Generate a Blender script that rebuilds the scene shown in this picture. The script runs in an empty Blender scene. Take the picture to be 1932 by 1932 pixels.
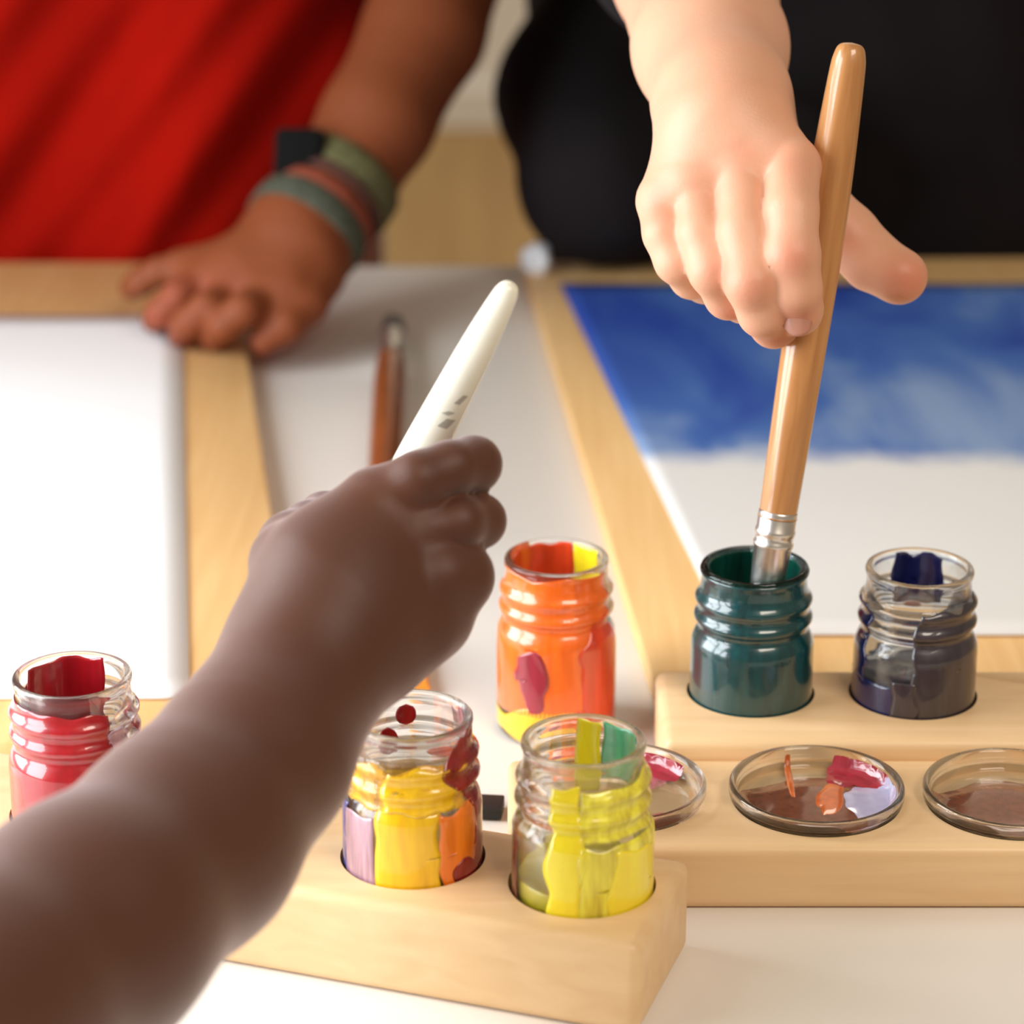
import bpy, bmesh, math, random
import numpy as np
from mathutils import Vector, Matrix, noise as mnoise

random.seed(4)
C = bpy.context.scene.collection
SC = bpy.context.scene
pi = math.pi

# ------------------------------------------------------------------ camera
CAM_H = 0.426                 # camera above the table top (table top is z = 0)
PITCH = math.radians(21.0)
FPX = 5141.0                  # focal length in pixels of the 1932 px frame
cam_data = bpy.data.cameras.new('camera')
cam_data.sensor_width = 36.0
cam_data.lens = 36.0 * FPX / 1932.0
cam_data.clip_start = 0.02
cam_data.clip_end = 50
cam_data.dof.use_dof = True
cam_data.dof.focus_distance = 0.865
cam_data.dof.aperture_fstop = 8.6
cam = bpy.data.objects.new('camera', cam_data)
C.objects.link(cam)
cam.location = (0, 0, CAM_H)
cam.rotation_euler = (pi / 2 - PITCH, 0, 0)
SC.camera = cam

# ------------------------------------------------------------------ world, lights, exposure
w = bpy.data.worlds.new('world')
SC.world = w
w.use_nodes = True
bg = w.node_tree.nodes['Background']
bg.inputs[0].default_value = (1.0, 0.80, 0.58, 1)
bg.inputs[1].default_value = 0.24

def area_light(name, loc, target, sx, sy, power, color):
    l = bpy.data.lights.new(name, 'AREA')
    l.shape = 'RECTANGLE'; l.size = sx; l.size_y = sy
    l.energy = power; l.color = color
    o = bpy.data.objects.new(name, l); C.objects.link(o)
    o.location = loc
    d = Vector(target) - Vector(loc)
    o.rotation_euler = d.to_track_quat('-Z', 'Y').to_euler()
    return o
for wx, wz in ((0.55, 0.20), (0.92, 0.20), (0.55, 0.52), (0.92, 0.52)):      # four panes of the window on the left
    area_light('window_light', (-0.62, wx, wz), (-0.10, 0.80, 0.05), 0.33, 0.28, 3.3, (0.90, 0.95, 1.0))
area_light('front_fill_light', (0.50, 0.12, 1.0), (0.18, 0.85, 0.0), 0.6, 0.4, 8.5, (1.0, 0.88, 0.74))  # added fill from above, brightens the jar faces towards the camera
area_light('back_fill_light', (0.3, 3.2, 1.6), (0.0, 3.9, 0.0), 1.6, 1.0, 24.0, (1.0, 0.88, 0.72))  # added fill for the floor and wall behind the table

SC.view_settings.view_transform = 'Standard'
SC.view_settings.look = 'None'
SC.view_settings.gamma = 1
SC.view_settings.use_curve_mapping = False
SC.view_settings.exposure = 0.0
SC.cycles.use_denoising = True
SC.cycles.max_bounces = 14
SC.cycles.transmission_bounces = 12
SC.cycles.transparent_max_bounces = 16
SC.cycles.sample_clamp_indirect = 15.0

# ------------------------------------------------------------------ survey helpers
cp, sp = math.cos(PITCH), math.sin(PITCH)
FWD = Vector((0, cp, -sp)); UPV = Vector((0, sp, cp)); RGT = Vector((1, 0, 0))

def at_depth(px, py, d):
    "world point seen at a pixel, d metres along the lens axis"
    return Vector((0, 0, CAM_H)) + d * (FWD + (px - 966) / FPX * RGT - (py - 966) / FPX * UPV)

def at_height(px, py, z):
    v = (py - 966) / FPX
    return at_depth(px, py, (CAM_H - z) / (sp + v * cp))

# ------------------------------------------------------------------ object helpers
def obj(name, me, mat=None, parent=None, smooth=True):
    if isinstance(me, bmesh.types.BMesh):
        m = bpy.data.meshes.new(name); me.to_mesh(m); me.free(); me = m
    if smooth:
        me.polygons.foreach_set('use_smooth', [True] * len(me.polygons))
    o = bpy.data.objects.new(name, me)
    C.objects.link(o)
    if mat: me.materials.append(mat)
    if parent:
        o.parent = parent
    return o

def rebase(o, loc):
    "put the origin of a mesh object at its base"
    loc = Vector(loc)
    o.data.transform(Matrix.Translation(-loc))
    o.location = loc

def tag(o, label, cat, group=None, kind=None):
    o['label'] = label; o['category'] = cat
    if group: o['group'] = group
    if kind: o['kind'] = kind
    return o

def empty(name, loc, rz=0):
    o = bpy.data.objects.new(name, None); C.objects.link(o)
    o.location = loc; o.rotation_euler = (0, 0, rz)
    o.empty_display_size = 0.01
    return o

def sharp_smooth(o, ang=40):
    bm = bmesh.new(); bm.from_mesh(o.data)
    for e in bm.edges:
        if len(e.link_faces) == 2:
            e.smooth = e.calc_face_angle(0) < math.radians(ang)
    bm.to_mesh(o.data); bm.free()
    return o

def box_bm(x0, x1, y0, y1, z0, z1, bevel=0.0, seg=3):
    bm = bmesh.new()
    bmesh.ops.create_cube(bm, size=1)
    bmesh.ops.transform(bm, verts=bm.verts, matrix=Matrix.Translation(((x0 + x1) / 2, (y0 + y1) / 2, (z0 + z1) / 2)) @ Matrix.Diagonal((x1 - x0, y1 - y0, z1 - z0, 1)))
    if bevel:
        bmesh.ops.bevel(bm, geom=bm.edges[:], offset=bevel, segments=seg, profile=0.5, affect='EDGES', clamp_overlap=True)
    return bm

def prism_bm(pts, z0, z1, bevel=0.0, seg=2):
    "quad outline (world xy, any order round) extruded from z0 to z1"
    bm = bmesh.new()
    lo = [bm.verts.new((p[0], p[1], z0)) for p in pts]
    hi = [bm.verts.new((p[0], p[1], z1)) for p in pts]
    n = len(pts)
    bm.faces.new(lo[::-1]); bm.faces.new(hi)
    for i in range(n):
        bm.faces.new((lo[i], lo[(i + 1) % n], hi[(i + 1) % n], hi[i]))
    bmesh.ops.recalc_face_normals(bm, faces=bm.faces)
    if bevel:
        bmesh.ops.bevel(bm, geom=bm.edges[:], offset=bevel, segments=seg, profile=0.5, affect='EDGES', clamp_overlap=True)
    return bm

def lathe_bm(prof, seg=72, close=False):
    "prof: list of (r, z); revolve about z. close joins last to first."
    bm = bmesh.new()
    rings = []
    for r, z in prof:
        if r < 1e-7:
            rings.append([bm.verts.new((0, 0, z))])
        else:
            rings.append([bm.verts.new((r * math.cos(2 * pi * k / seg), r * math.sin(2 * pi * k / seg), z)) for k in range(seg)])
    idx = list(range(len(rings) - 1)) + ([len(rings) - 1] if close else [])
    for i in idx:
        a, b = rings[i], rings[(i + 1) % len(rings)]
        for k in range(seg):
            k2 = (k + 1) % seg
            if len(a) == 1 and len(b) == 1: continue
            if len(a) == 1: bm.faces.new((a[0], b[k2], b[k]))
            elif len(b) == 1: bm.faces.new((a[k], a[k2], b[0]))
            else: bm.faces.new((a[k], a[k2], b[k2], b[k]))
    bmesh.ops.recalc_face_normals(bm, faces=bm.faces)
    return bm

def smooth_prof(pts, n=4):
    "Catmull-Rom through profile points"
    out = []
    P = [pts[0]] + list(pts) + [pts[-1]]
    for i in range(1, len(P) - 2):
        p0, p1, p2, p3 = [np.array(q, float) for q in P[i - 1:i + 3]]
        for k in range(n):
            t = k / n
            out.append(tuple(0.5 * ((2 * p1) + (-p0 + p2) * t + (2 * p0 - 5 * p1 + 4 * p2 - p3) * t * t + (-p0 + 3 * p1 - 3 * p2 + p3) * t ** 3)))
    out.append(tuple(pts[-1]))
    return out

def axis_matrix(a, b, roll_ref=(0, 0, 1)):
    "matrix whose z axis runs from a to b, origin at a"
    a, b = Vector(a), Vector(b)
    z = (b - a).normalized()
    x = Vector(roll_ref).cross(z)
    if x.length < 1e-4: x = Vector((1, 0, 0)).cross(z)
    x.normalize(); y = z.cross(x)
    m = Matrix((x, y, z)).transposed().to_4x4()
    m.translation = a
    return m

# ------------------------------------------------------------------ materials
def new_mat(name):
    m = bpy.data.materials.new(name); m.use_nodes = True
    return m, m.node_tree.nodes, m.node_tree.links, m.node_tree.nodes['Principled BSDF']

def plain(name, col, rough=0.5, metal=0.0, spec=0.5, noise=0.0, nscale=30, bump=0.0, bscale=200, sheen=0.0, coat=0.0, sss=0.0, sssr=(1, .4, .2)):
    m, N, L, P = new_mat(name)
    P.inputs['Base Color'].default_value = (*col, 1)
    P.inputs['Roughness'].default_value = rough
    P.inputs['Metallic'].default_value = metal
    P.inputs['Specular IOR Level'].default_value = spec
    P.inputs['Sheen Weight'].default_value = sheen
    P.inputs['Coat Weight'].default_value = coat
    P.inputs['Coat Roughness'].default_value = 0.05
    if sss:
        P.inputs['Subsurface Weight'].default_value = sss
        P.inputs['Subsurface Radius'].default_value = sssr
        P.inputs['Subsurface Scale'].default_value = 0.004
    tc = N.new('ShaderNodeTexCoord')
    if noise:
        t = N.new('ShaderNodeTexNoise'); t.inputs['Scale'].default_value = nscale; t.inputs['Detail'].default_value = 4
        L.new(tc.outputs['Object'], t.inputs['Vector'])
        r = N.new('ShaderNodeValToRGB')
        r.color_ramp.elements[0].position = 0.3; r.color_ramp.elements[1].position = 0.7
        r.color_ramp.elements[0].color = (*[c * (1 - noise) for c in col], 1)
        r.color_ramp.elements[1].color = (*[min(1, c * (1 + noise)) for c in col], 1)
        L.new(t.outputs['Fac'], r.inputs['Fac']); L.new(r.outputs['Color'], P.inputs['Base Color'])
    if bump:
        t = N.new('ShaderNodeTexNoise'); t.inputs['Scale'].default_value = bscale; t.inputs['Detail'].default_value = 5
        L.new(tc.outputs['Object'], t.inputs['Vector'])
        b = N.new('ShaderNodeBump'); b.inputs['Strength'].default_value = bump; b.inputs['Distance'].default_value = 0.001
        L.new(t.outputs['Fac'], b.inputs['Height']); L.new(b.outputs['Normal'], P.inputs['Normal'])
    return m

def wood(name, c1, c2, rough=0.5, stretch=(1.5, 30, 30), scale=6, coat=0.0):
    m, N, L, P = new_mat(name)
    tc = N.new('ShaderNodeTexCoord'); mp = N.new('ShaderNodeMapping')
    mp.inputs['Scale'].default_value = stretch
    L.new(tc.outputs['Object'], mp.inputs['Vector'])
    t = N.new('ShaderNodeTexNoise'); t.inputs['Scale'].default_value = scale; t.inputs['Detail'].default_value = 6; t.inputs['Distortion'].default_value = 0.6
    L.new(mp.outputs['Vector'], t.inputs['Vector'])
    r = N.new('ShaderNodeValToRGB')
    r.color_ramp.elements[0].position = 0.3; r.color_ramp.elements[1].position = 0.72
    r.color_ramp.elements[0].color = (*c1, 1); r.color_ramp.elements[1].color = (*c2, 1)
    L.new(t.outputs['Fac'], r.inputs['Fac']); L.new(r.outputs['Color'], P.inputs['Base Color'])
    b = N.new('ShaderNodeBump'); b.inputs['Strength'].default_value = 0.08; b.inputs['Distance'].default_value = 0.0006
    L.new(t.outputs['Fac'], b.inputs['Height']); L.new(b.outputs['Normal'], P.inputs['Normal'])
    P.inputs['Roughness'].default_value = rough
    P.inputs['Coat Weight'].default_value = coat
    return m

def glass(name, col=(1, 1, 1), rough=0.0):
    m, N, L, P = new_mat(name)
    P.inputs['Base Color'].default_value = (*col, 1)
    P.inputs['Transmission Weight'].default_value = 1
    P.inputs['Roughness'].default_value = rough
    P.inputs['IOR'].default_value = 1.47
    t = N.new('ShaderNodeBsdfTransparent'); t.inputs[0].default_value = (0.97, 0.985, 0.98, 1)
    x = N.new('ShaderNodeMixShader'); x.inputs[0].default_value = 0.18
    L.new(P.outputs[0], x.inputs[1]); L.new(t.outputs[0], x.inputs[2]); L.new(x.outputs[0], N['Material Output'].inputs[0])
    return m

def paint(name, col, alpha=1.0, rough=0.3, streak=0.18):
    "wet or dried paint film, streaked down the glass"
    m, N, L, P = new_mat(name)
    tc = N.new('ShaderNodeTexCoord'); mp = N.new('ShaderNodeMapping'); mp.inputs['Scale'].default_value = (300, 300, 40)
    L.new(tc.outputs['Object'], mp.inputs['Vector'])
    t = N.new('ShaderNodeTexNoise'); t.inputs['Scale'].default_value = 1.0; t.inputs['Detail'].default_value = 3
    L.new(mp.outputs['Vector'], t.inputs['Vector'])
    r = N.new('ShaderNodeValToRGB')
    r.color_ramp.elements[0].position = 0.3; r.color_ramp.elements[1].position = 0.7
    r.color_ramp.elements[0].color = (*[c * (1 - streak) for c in col], 1)
    r.color_ramp.elements[1].color = (*[min(1, c * (1 + streak)) for c in col], 1)
    L.new(t.outputs['Fac'], r.inputs['Fac']); L.new(r.outputs['Color'], P.inputs['Base Color'])
    P.inputs['Roughness'].default_value = rough
    P.inputs['Coat Weight'].default_value = 1.0; P.inputs['Coat Roughness'].default_value = 0.03
    if alpha < 1:
        mr = N.new('ShaderNodeMapRange'); mr.inputs['To Min'].default_value = max(0, alpha - 0.25); mr.inputs['To Max'].default_value = min(1, alpha + 0.25)
        mr.inputs['From Min'].default_value = 0.35; mr.inputs['From Max'].default_value = 0.65
        L.new(t.outputs['Fac'], mr.inputs['Value']); L.new(mr.outputs['Result'], P.inputs['Alpha'])
    return m

def skin(name, base, red, rough=0.45, sss=0.25, sheen=0.0, spec=0.4):
    m, N, L, P = new_mat(name)
    at = N.new('ShaderNodeAttribute'); at.attribute_name = 'blush'
    tc = N.new('ShaderNodeTexCoord')
    t = N.new('ShaderNodeTexNoise'); t.inputs['Scale'].default_value = 90; t.inputs['Detail'].default_value = 4
    L.new(tc.outputs['Object'], t.inputs['Vector'])
    ad = N.new('ShaderNodeMath'); ad.operation = 'MULTIPLY_ADD'; ad.inputs[1].default_value = 0.25
    L.new(t.outputs['Fac'], ad.inputs[0]); L.new(at.outputs['Fac'], ad.inputs[2])
    mx = N.new('ShaderNodeMix'); mx.data_type = 'RGBA'
    mx.inputs['A'].default_value = (*base, 1); mx.inputs['B'].default_value = (*red, 1)
    L.new(ad.outputs[0], mx.inputs['Factor']); L.new(mx.outputs['Result'], P.inputs['Base Color'])
    P.inputs['Roughness'].default_value = rough
    P.inputs['Specular IOR Level'].default_value = spec
    P.inputs['Subsurface Weight'].default_value = sss
    P.inputs['Subsurface Radius'].default_value = (1.0, 0.35, 0.2)
    P.inputs['Subsurface Scale'].default_value = 0.004
    P.inputs['Sheen Weight'].default_value = sheen
    P.inputs['Sheen Roughness'].default_value = 0.42
    P.inputs['Sheen Tint'].default_value = (1.0, 0.88, 0.90, 1)
    t2 = N.new('ShaderNodeTexVoronoi'); t2.inputs['Scale'].default_value = 900
    L.new(tc.outputs['Object'], t2.inputs['Vector'])
    b = N.new('ShaderNodeBump'); b.inputs['Strength'].default_value = 0.12; b.inputs['Distance'].default_value = 0.0003
    L.new(t2.outputs['Distance'], b.inputs['Height']); L.new(b.outputs['Normal'], P.inputs['Normal'])
    return m

M_white = plain('white_table_laminate', (0.78, 0.735, 0.68), 0.45, noise=0.02, nscale=4)
M_board = wood('pale_birch_board', (0.74, 0.44, 0.17), (0.83, 0.54, 0.24), 0.5, stretch=(30, 1.5, 30))
M_beech = wood('pale_beech_holder', (0.78, 0.52, 0.27), (0.87, 0.61, 0.34), 0.42, stretch=(1.5, 22, 22))
M_dark_hole = plain('dark_hole_wall', (0.05, 0.03, 0.02), 0.8)  # very dark brown for hole walls, not assigned to a mesh
M_paper = plain('white_watercolour_paper', (0.83, 0.83, 0.84), 0.8, noise=0.015, nscale=8, bump=0.2, bscale=900)
M_floor = wood('oak_floor', (0.36, 0.21, 0.07), (0.44, 0.28, 0.10), 0.5, stretch=(12, 1, 12), scale=2)
M_wall = plain('white_wall_paint', (0.82, 0.81, 0.78), 0.9, noise=0.02, nscale=2)
M_glass = glass('clear_glass', (0.97, 0.99, 0.985))
M_metal = plain('polished_ferrule_metal', (0.90, 0.88, 0.85), 0.30, metal=1.0)

# ------------------------------------------------------------------ the setting
floor_z = -0.60
o = obj('floor', box_bm(-3.2, 3.2, -0.6, 4.46, floor_z - 0.05, floor_z), M_floor, smooth=False)
o['kind'] = 'structure'; o['label'] = 'warm brown wooden floor behind the table'
o = obj('wall_back', box_bm(-3.2, 3.2, 4.46, 4.56, floor_z, 2.0), M_wall, smooth=False)
o['kind'] = 'structure'; o['label'] = 'plain white wall at the far end of the room'
o = obj('baseboard_back', box_bm(-3.2, 3.2, 4.44, 4.46, floor_z, floor_z + 0.07, 0.004), M_wall, smooth=False)
o['kind'] = 'structure'

# ------------------------------------------------------------------ table
far_y = at_height(800, 500, 0).y
tb = empty('table', (0, 0.95, floor_z))
tag(tb, 'white topped work table that everything stands on', 'table')
def kid(name, bm, mat, parent, smooth=True):
    "child built in world coordinates"
    o = obj(name, bm, mat, None, smooth)
    o.parent = parent
    o.matrix_parent_inverse = Matrix.Identity(4)
    inv = (Matrix.Translation(parent.location) @ parent.rotation_euler.to_matrix().to_4x4()).inverted()
    o.data.transform(inv)
    return o
t = kid('table_top', box_bm(-0.62, 0.62, 0.40, far_y, -0.022, 0.0, 0.003), M_white, tb); sharp_smooth(t)
for sx in (-1, 1):
    for yy in (0.46, far_y - 0.06):
        l = kid('leg', box_bm(sx * 0.57 - 0.022, sx * 0.57 + 0.022, yy - 0.022, yy + 0.022, floor_z, -0.022, 0.003), M_white, tb); sharp_smooth(l)

# ------------------------------------------------------------------ painting boards with paper
def line(p, q, t): return p + (q - p) * t
def xy(v): return (v.x, v.y)

BT = 0.010
# right board: left edge runs (985,492)-(1222,1250)
a = at_height(985, 492, BT); b = at_height(1215, 1230, BT)
d = (b - a).normalized()
front = a + d * 0.63
back_r = a + Vector((-d.y, d.x, 0)) * -0.0 + Vector((0.44, 0.012, 0))
front_r = front + Vector((0.44, 0.012, 0))
rb = obj('painting_board', prism_bm([xy(a), xy(back_r), xy(front_r), xy(front)], 0.0002, BT, 0.0018), M_board)
sharp_smooth(rb); rebase(rb, ((a.x + front_r.x) / 2, (a.y + front_r.y) / 2, 0))
tag(rb, 'pale wooden board under the blue painting, right half of the table', 'board', 'painting boards')
# left board: right edge (457,500)-(530,1100)
a2 = at_height(440, 494, BT); b2 = at_height(520, 1010, BT)
d2 = (b2 - a2).normalized()
f2 = a2 + d2 * 0.62
bl = a2 + Vector((-0.40, 0.0, 0)); fl = f2 + Vector((-0.40, 0, 0))
lb = obj('painting_board', prism_bm([xy(bl), xy(a2), xy(f2), xy(fl)], 0.0002, BT, 0.0018), M_board)
sharp_smooth(lb); rebase(lb, ((bl.x + f2.x) / 2, (bl.y + f2.y) / 2, 0))
tag(lb, 'pale wooden board under the blank sheet, left under the resting hand', 'board', 'painting boards')

# blank sheet on the left board
PZ = BT + 0.0004
def sheet_bm(c00, c10, c11, c01, z, n=24, lift=0.0008, th=0.0004):
    "c00 back-left, c10 back-right, c11 front-right, c01 front-left, gently cockled paper with thickness"
    bm = bmesh.new()
    def grid(dz):
        g = []
        for i in range(n + 1):
            row = []
            for j in range(n + 1):
                u, v = j / n, i / n
                p = (c00 * (1 - u) + c10 * u) * (1 - v) + (c01 * (1 - u) + c11 * u) * v
                h = lift * (0.5 + 0.5 * mnoise.noise(Vector((p.x * 14, p.y * 14, 3))))
                row.append(bm.verts.new((p.x, p.y, z + dz + h)))
            g.append(row)
        return g
    top, bot = grid(th), grid(0)
    for i in range(n):
        for j in range(n):
            bm.faces.new((top[i][j], top[i + 1][j], top[i + 1][j + 1], top[i][j + 1]))
            bm.faces.new((bot[i][j], bot[i][j + 1], bot[i + 1][j + 1], bot[i + 1][j]))
    for k in range(n):
        bm.faces.new((top[0][k], top[0][k + 1], bot[0][k + 1], bot[0][k]))
        bm.faces.new((top[n][k + 1], top[n][k], bot[n][k], bot[n][k + 1]))
        bm.faces.new((top[k + 1][0], top[k][0], bot[k][0], bot[k + 1][0]))
        bm.faces.new((top[k][n], top[k + 1][n], bot[k + 1][n], bot[k][n]))
    return bm
pr_b = at_height(344, 598, BT); pr_f = at_height(358, 1322, BT)
pl_b = pr_b + Vector((-0.30, 0, 0)); pl_f = pr_f + Vector((-0.30, 0, 0))
s1 = obj('paper_sheet', sheet_bm(pl_b, pr_b, pr_f, pl_f, PZ), M_paper)
rebase(s1, ((pl_b.x + pr_f.x) / 2, (pl_b.y + pr_f.y) / 2, BT))
tag(s1, 'blank white sheet of paper on the left wooden board', 'paper')

# blue painting
q_b = at_height(1056, 538, BT); q_f = at_height(1372, 1203, BT)
q_br = at_height(1056 + 1000, 538, BT); q_fr = at_height(2260, 1203, BT)
m, N, L, P = new_mat('blue_wash_painting')
tc = N.new('ShaderNodeTexCoord'); sx = N.new('ShaderNodeSeparateXYZ'); L.new(tc.outputs['Object'], sx.inputs[0])
nz = N.new('ShaderNodeTexNoise'); nz.inputs['Scale'].default_value = 22; nz.inputs['Detail'].default_value = 6; nz.inputs['Roughness'].default_value = 0.6
L.new(tc.outputs['Object'], nz.inputs['Vector'])
nz2 = N.new('ShaderNodeTexNoise'); nz2.inputs['Scale'].default_value = 13; nz2.inputs['Detail'].default_value = 5; nz2.inputs['Distortion'].default_value = 0.5
mpp = N.new('ShaderNodeMapping'); mpp.inputs['Scale'].default_value = (1, 0.42, 1); L.new(tc.outputs['Object'], mpp.inputs['Vector']); L.new(mpp.outputs['Vector'], nz2.inputs['Vector'])
edge_y = at_height(1450, 868, BT).y; mid_y = at_height(1450, 700, BT).y
cy0 = (q_b.y + q_f.y) / 2
def mathn(op, a=None, b=None, c=None):
    n = N.new('ShaderNodeMath'); n.operation = op
    for i, v in enumerate((a, b, c)):
        if v is None: continue
        if isinstance(v, (int, float)): n.inputs[i].default_value = v
        else: L.new(v, n.inputs[i])
    return n.outputs[0]
yw = mathn('MULTIPLY_ADD', nz.outputs['Fac'], 0.045, sx.outputs['Y'])      # wobble the wash's edge
mr = N.new('ShaderNodeMapRange'); mr.inputs['From Min'].default_value = edge_y - cy0 + 0.010; mr.inputs['From Max'].default_value = edge_y - cy0 + 0.036
L.new(yw, mr.inputs['Value'])
# darker towards the back
mr2 = N.new('ShaderNodeMapRange'); mr2.inputs['From Min'].default_value = edge_y - cy0; mr2.inputs['From Max'].default_value = q_b.y - cy0
L.new(sx.outputs['Y'], mr2.inputs['Value'])
mixv = mathn('MULTIPLY_ADD', nz2.outputs['Fac'], 2.1, mathn('MULTIPLY_ADD', mr2.outputs['Result'], 0.42, -0.86))
rp = N.new('ShaderNodeValToRGB')
rp.color_ramp.elements[0].position = 0.0; rp.color_ramp.elements[0].color = (0.235, 0.35, 0.58, 1)
rp.color_ramp.elements[1].position = 0.75; rp.color_ramp.elements[1].color = (0.012, 0.055, 0.36, 1)
e = rp.color_ramp.elements.new(0.38); e.color = (0.055, 0.15, 0.47, 1)
L.new(mixv, rp.inputs['Fac'])
mx = N.new('ShaderNodeMix'); mx.data_type = 'RGBA'; mx.inputs['A'].default_value = (0.80, 0.79, 0.77, 1)
L.new(mr.outputs['Result'], mx.inputs['Factor']); L.new(rp.outputs['Color'], mx.inputs['B']); L.new(mx.outputs['Result'], P.inputs['Base Color'])
P.inputs['Roughness'].default_value = 0.7
s2 = obj('painted_sheet', sheet_bm(q_b, q_br, q_fr, q_f, PZ, 30), m)
rebase(s2, ((q_b.x + q_br.x) / 2, cy0, BT))
tag(s2, 'sheet of paper with a blue watercolour wash over its far half', 'painting')

# ------------------------------------------------------------------ wooden holders with sunk holes
def cut_block(name, bm, cutters, mat):
    o = obj(name, bm, mat)
    cs = []
    for (x, y, r, z0) in cutters:
        cb = bmesh.new()
        bmesh.ops.create_cone(cb, cap_ends=True, segments=96, radius1=r, radius2=r, depth=0.1)
        bmesh.ops.translate(cb, verts=cb.verts, vec=(x, y, z0 + 0.05))
        c = obj('cutter', cb); cs.append(c)
        md = o.modifiers.new('b', 'BOOLEAN'); md.operation = 'DIFFERENCE'; md.object = c; md.solver = 'EXACT'
    bpy.context.view_layer.update()
    dg = bpy.context.evaluated_depsgraph_get()
    me = bpy.data.meshes.new_from_object(o.evaluated_get(dg))
    o.modifiers.clear(); o.data = me
    for c in cs: bpy.data.objects.remove(c, do_unlink=True)
    sharp_smooth(o, 32)
    return o

Z1, Z2, Z3 = 0.028, 0.022, 0.030     # tops of back holder, dish holder, front holder
SINK = 0.009
# jar positions (axis at the holder's top)
g_green = at_height(1416, 1303, Z1); g_navy = at_height(1722, 1307, Z1)
yb = at_height(1300, 1262, Z1).y; yf = at_height(1300, 1398, Z1).y
xl = at_height(1236, 1262, Z1).x
bk = cut_block('jar_holder', box_bm(xl, 0.30, yf, yb, 0.0, Z1, 0.0035),
               [(g_green.x, g_green.y, 0.0222, Z1 - SINK), (g_navy.x, g_navy.y, 0.0222, Z1 - SINK)], M_beech)
rebase(bk, ((xl + 0.3) / 2, (yf + yb) / 2, 0))
bk['label'] = 'x'
tag(bk, 'pale wooden block holding the dark green and the dark blue paint jars', 'jar holder', 'wooden jar holders')
# dish holder
dz = Z2 + 0.0055
dish_c = [at_height(px, py, dz) for px, py in ((1168, 1470), (1541, 1476), (1908, 1482))]
yb2 = yf - 0.0006; yf2 = at_height(1500, 1600, Z2).y
xl2 = at_height(958, 1440, Z2).x
DR = 0.0285
dh = cut_block('dish_holder', box_bm(xl2, 0.31, yf2, yb2, 0.0, Z2, 0.003),
               [(c.x, c.y, DR - 0.0008, Z2 - 0.004) for c in dish_c], M_beech)
rebase(dh, ((xl2 + 0.31) / 2, (yf2 + yb2) / 2, 0))
tag(dh, 'low pale wooden rail with round recesses holding the glass dishes', 'dish holder')
# front holder, turned clockwise
yel = at_height(779, 1612, Z3); lim = at_height(1098, 1664, Z3)
row = (lim - yel); row.z = 0
pitch_j = row.length; row.normalize(); nrm = Vector((-row.y, row.x, 0))
red_c = at_height(152, 1530, Z3)
c_br = at_height(1303, 1621, Z3)
half_b = (c_br - yel).dot(nrm)
half_b = max(0.0245, half_b)
ang = math.atan2(row.y, row.x)
x_right = (c_br - yel).dot(row)
M4 = Matrix.Translation((yel.x, yel.y, 0)) @ Matrix.Rotation(ang, 4, 'Z')
fb = box_bm(-0.175, x_right, -0.032, half_b, 0.0, Z3, 0.0035)
bmesh.ops.transform(fb, verts=fb.verts, matrix=M4)
fh = cut_block('jar_holder', fb, [(c.x, c.y, 0.0222, Z3 - SINK) for c in (yel, lim, red_c)], M_beech)
rebase(fh, (yel.x, yel.y, 0))
tag(fh, 'pale wooden block in front holding the yellow, lime and red paint jars', 'jar holder', 'wooden jar holders')

# ------------------------------------------------------------------ jars
def jar_profile(H):
    "outer profile (r, z) of a small threaded paint jar, millimetres"
    b = H - 26.0          # height of the straight body
    return [(0, 0.6), (12, 0.6), (17.5, 0.0), (20.0, 0.7), (21.0, 2.6), (21.1, 6), (21.1, b * .5), (21.0, b - 3), (20.7, b - .6), (19.6, b + 1.8), (18.3, b + 3.6),
            (18.6, b + 4.6), (18.9, b + 5.6), (20.2, b + 7.0), (20.2, b + 8.4), (18.9, b + 9.8), (18.6, b + 11.0), (19.0, b + 12.4), (20.0, b + 13.8), (20.0, b + 15.0),
            (18.6, b + 16.6), (18.0, b + 18.6), (17.8, b + 22.4), (18.3, b + 23.6), (18.5, b + 24.8), (18.1, b + 25.7), (17.2, b + 26)]
def jar_inner(H):
    b = H - 26.0
    return [(0, 3.0), (14, 3.0), (17.6, 3.6), (19.2, 6.0), (19.4, 9), (19.4, b * .5), (19.3, b - 4), (18.9, b - 1), (17.4, b + 2.2), (16.3, b + 5), (16.2, b + 12), (16.1, b + 20), (15.9, b + 24.6), (16.3, b + 25.7)]

def make_jar_mesh(H):
    out = smooth_prof(jar_profile(H), 3); inn = smooth_prof(jar_inner(H), 3)
    prof = [(max(0, r) / 1000, z / 1000) for r, z in out] + [(max(0, r) / 1000, z / 1000) for r, z in inn[::-1]]
    prof[0] = (0, prof[0][1]); prof[-1] = (0, prof[-1][1])
    return lathe_bm(prof, 80)

def r_at(prof, z):
    zs = [p[1] for p in prof[2:]]; rs = [p[0] for p in prof[2:]]
    return float(np.interp(z, zs, rs))

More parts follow.
